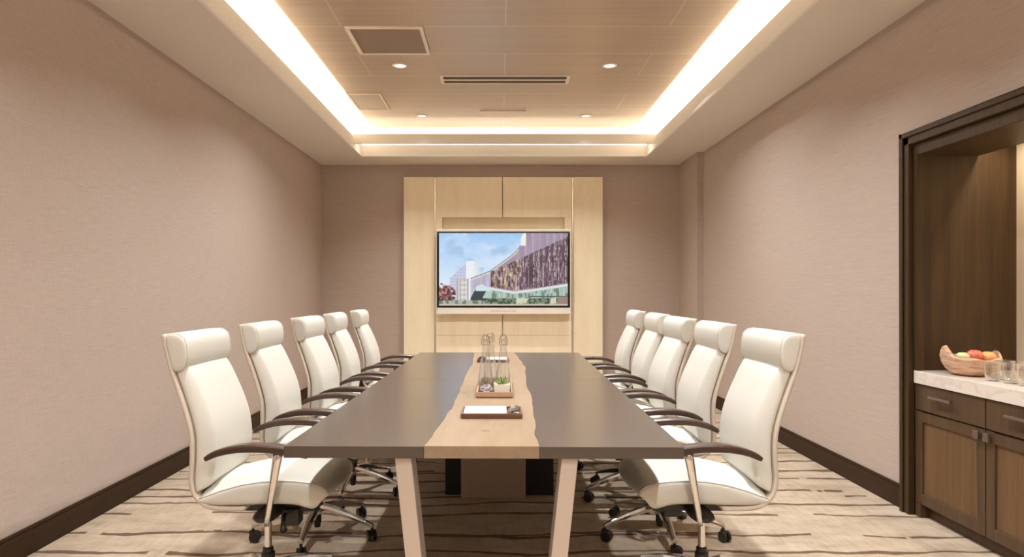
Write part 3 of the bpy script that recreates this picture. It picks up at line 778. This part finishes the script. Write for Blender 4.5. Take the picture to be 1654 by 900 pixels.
    MB().lathe([(.0001,.182),(.026,.182),(.029,.190),(.029,.212),(.023,.217),(.023,.232),(.018,.236),(.0001,.236)], n=24).done('column_collar', 'black', t, smooth=False)
    MB().lathe([(.0001,.118),(.033,.118),(.040,.128),(.040,.172),(.032,.182),(.0001,.182)], n=28).done('base_hub', 'chrome', t, smooth=False, bev=.002)
    MB().lathe([(.0001,.045),(.016,.045),(.018,.055),(.018,.07),(.022,.07),(.022,.118),(.0001,.118)], n=20).done('column_foot', 'black', t, smooth=False)
    for k in range(5):
        a = -PI/2+2*PI*k/5; R = Matrix.Rotation(a, 3, 'Z')
        rings = []
        for (r, w_, z, h) in ((.03,.026,.155,.020),(.10,.0235,.150,.017),(.20,.019,.128,.014),(.30,.015,.098,.011),(.343,.013,.083,.009)):
            rings.append([tuple(R @ Vector((r, y*w_, z+q*h))) for y, q in ((-1,-1),(1,-1),(1,.1),(.62,1),(-.62,1),(-1,.1))])
        lg = MB().loft(rings).done('base_leg', 'chrome', t, bev=.002)
        # caster
        b = MB(); c0 = Vector((.335, 0, 0))
        n = 20
        ca = rcast[k]
        Rc = Matrix.Rotation(ca, 3, 'Z')
        for (y0, y1) in ((-.024,-.006),(.006,.024)):
            rr_ = []
            for (y, r) in ((y0,.023),(y0+.002,.0292),(y1-.002,.0292),(y1,.023)):
                rr_.append([tuple(R @ (c0+Rc @ Vector((.012+r*math.cos(2*PI*i/n), y, .0294+r*math.sin(2*PI*i/n))))) for i in range(n)])
            b.loft(rr_)
        hood = []
        for z, r in ((.032,.022),(.050,.026),(.061,.020),(.067,.008),(.080,.007)):
            hood.append([tuple(R @ (c0+Rc @ Vector((.004*(z < .055)+r*math.cos(2*PI*i/12), .007*math.sin(2*PI*i/12) if r > .01 else r*math.sin(2*PI*i/12), z)))) for i in range(12)])
        b.loft(hood); b.done('caster', 'black', lg)
    return t
rcast = [.4, 2.3, 1.2, -.9, 2.9]
chair = make_chair()
G = 'white leather office chairs along the table'
CH = [  # x, y, facing, base spin, label
 (-1.012, 2.97, 0, 'white high-back office chair nearest the camera on the left side of the table'),
 (-1.012, 3.77, 0, 'second white office chair from the camera on the left side of the table'),
 (-0.99, 4.58, 0, 'middle white office chair of the five on the left side of the table'),
 (-0.99, 5.36, 0, 'fourth white office chair from the camera on the left side of the table'),
 (-0.975, 6.2, 0, 'farthest white office chair on the left, nearest the maple wall panel'),
 (0.878, 2.97, 1, 'white high-back office chair nearest the camera on the right side of the table'),
 (0.885, 3.78, 1, 'second white office chair from the camera on the right side of the table'),
 (0.875, 4.48, 1, 'middle white office chair of the five on the right side of the table'),
 (0.905, 5.25, 1, 'fourth white office chair from the camera on the right side of the table'),
 (0.895, 6.03, 1, 'farthest white office chair on the right, nearest the back wall'),
]
rot_j = [0, .02, -.02, .03, .04, 0, -.01, .02, .0, -.03]
chairs = []
for i, (x, y, side, lab) in enumerate(CH):
    o = chair if i == 0 else copy_tree(chair)
    o.location = (x, y, 0); o.rotation_euler = (0, 0, (PI if side else 0)+rot_j[i])
    if side:
        for ch in o.children:
            if ch.name.startswith('base_leg'): ch.rotation_euler = (0, 0, PI/5)
    tag(o, lab, 'chair', G); chairs.append(o)

# ================================================================== ON THE COUNTER
ZK = .8725
t = tag(thing('fruit_bowl', (2.665, 3.86, ZK)), 'tan bark fruit bowl with a raised left tip on the white counter', 'bowl')
n = 48; prof = [(.052,0),(.088,.008),(.120,.034),(.139,.066),(.145,.088)]
def rimz(a):  # two raised tips
    return .068*max(0, math.cos(a-PI))**16+.042*max(0, math.cos(a+.1))**20+.006*math.sin(5*a)
rings = []
for r, z in prof+[(.1465,.098)]:
    rings.append([(r*(1+.02*math.cos(2*a))*math.cos(a), r*math.sin(a), z+(rimz(a)*(z/.098)**2)) for a in [2*PI*i/n for i in range(n)]])
inner = []
for r, z in [(.1395,.098)]+prof[::-1]:
    inner.append([((r-.006)*(1+.02*math.cos(2*a))*math.cos(a), (r-.006)*math.sin(a), z+.005+(rimz(a)*(z/.098)**2)-.004*(z > .11)) for a in [2*PI*i/n for i in range(n)]])
MB().loft(rings+inner).done('shell', 'bark', t, smooth=True)
def fruit_at(x, y, z, r, mat, name, label, cat, stem=True):
    t = tag(thing(name, (x, y, ZK+z)), label, cat)
    prof = [(max(.0005, r*math.sin(PI*i/14)*(1+.04*math.sin(PI*i/14))), -r*.92*math.cos(PI*i/14)*(1-.16*math.exp(-((i-14)/1.6)**2))) for i in range(15)]
    MB().lathe(prof, n=24).done('flesh', mat, t, smooth=True)
    if stem: MB().tube([(0,0,r*.74),(.002,0,r*.95),(.005,.001,r*1.12)], .0016, 6).done('stem', 'tray_base', t)
fruit_at(2.597, 3.825, .104, .034, 'green_fruit', 'apple', 'pale green apple at the left of the fruit bowl', 'apple')
fruit_at(2.668, 3.830, .112, .040, 'red_fruit', 'peach', 'red peach on top in the middle of the fruit bowl', 'peach', False)
fruit_at(2.746, 3.835, .104, .038, 'orange_fruit', 'orange', 'pale orange at the right of the fruit bowl', 'orange', False)
fruit_at(2.640, 3.900, .082, .034, 'orange_fruit', 'orange', 'orange at the back of the fruit bowl behind the red peach', 'orange', False)
fruit_at(2.650, 3.850, .036, .030, 'green_fruit', 'apple', 'green apple low in the fruit bowl under the red peach', 'apple', False)
fruit_at(2.722, 3.905, .108, .030, 'tray_wood', 'pear', 'small brown pear behind the orange in the bowl', 'pear')
def tumbler(x, y, label):
    out = [(.0001,0),(.029,0),(.031,.003),(.0345,.03),(.0375,.065),(.0405,.103),(.0400,.1045)]
    inn = [(.0388,.103),(.0357,.065),(.0325,.030),(.029,.014),(.0001,.013)]
    o = MB().lathe(out+inn, n=32).done('tumbler', 'tumbler_glass', smooth=True, loc=(x, y, ZK))
    MB().lathe([(.0001,.002),(.028,.002),(.0305,.006),(.029,.0125),(.0001,.0125)], n=32).done('thick_base', 'glass_base', o, smooth=True); return tag(o, label, 'glass', 'clear tumblers on the counter')
tumbler(2.615, 3.62, 'clear glass tumbler at the left, in front of the fruit bowl')
tumbler(2.640, 3.52, 'clear glass tumbler, front one of those beside the bowl')
tumbler(2.720, 3.66, 'clear glass tumbler just right of the fruit bowl, in the back row')
tumbler(2.745, 3.55, 'clear glass tumbler cut by the right edge, behind the front one')
tumbler(2.640, 3.42, 'clear glass tumbler nearest the camera at the right edge')
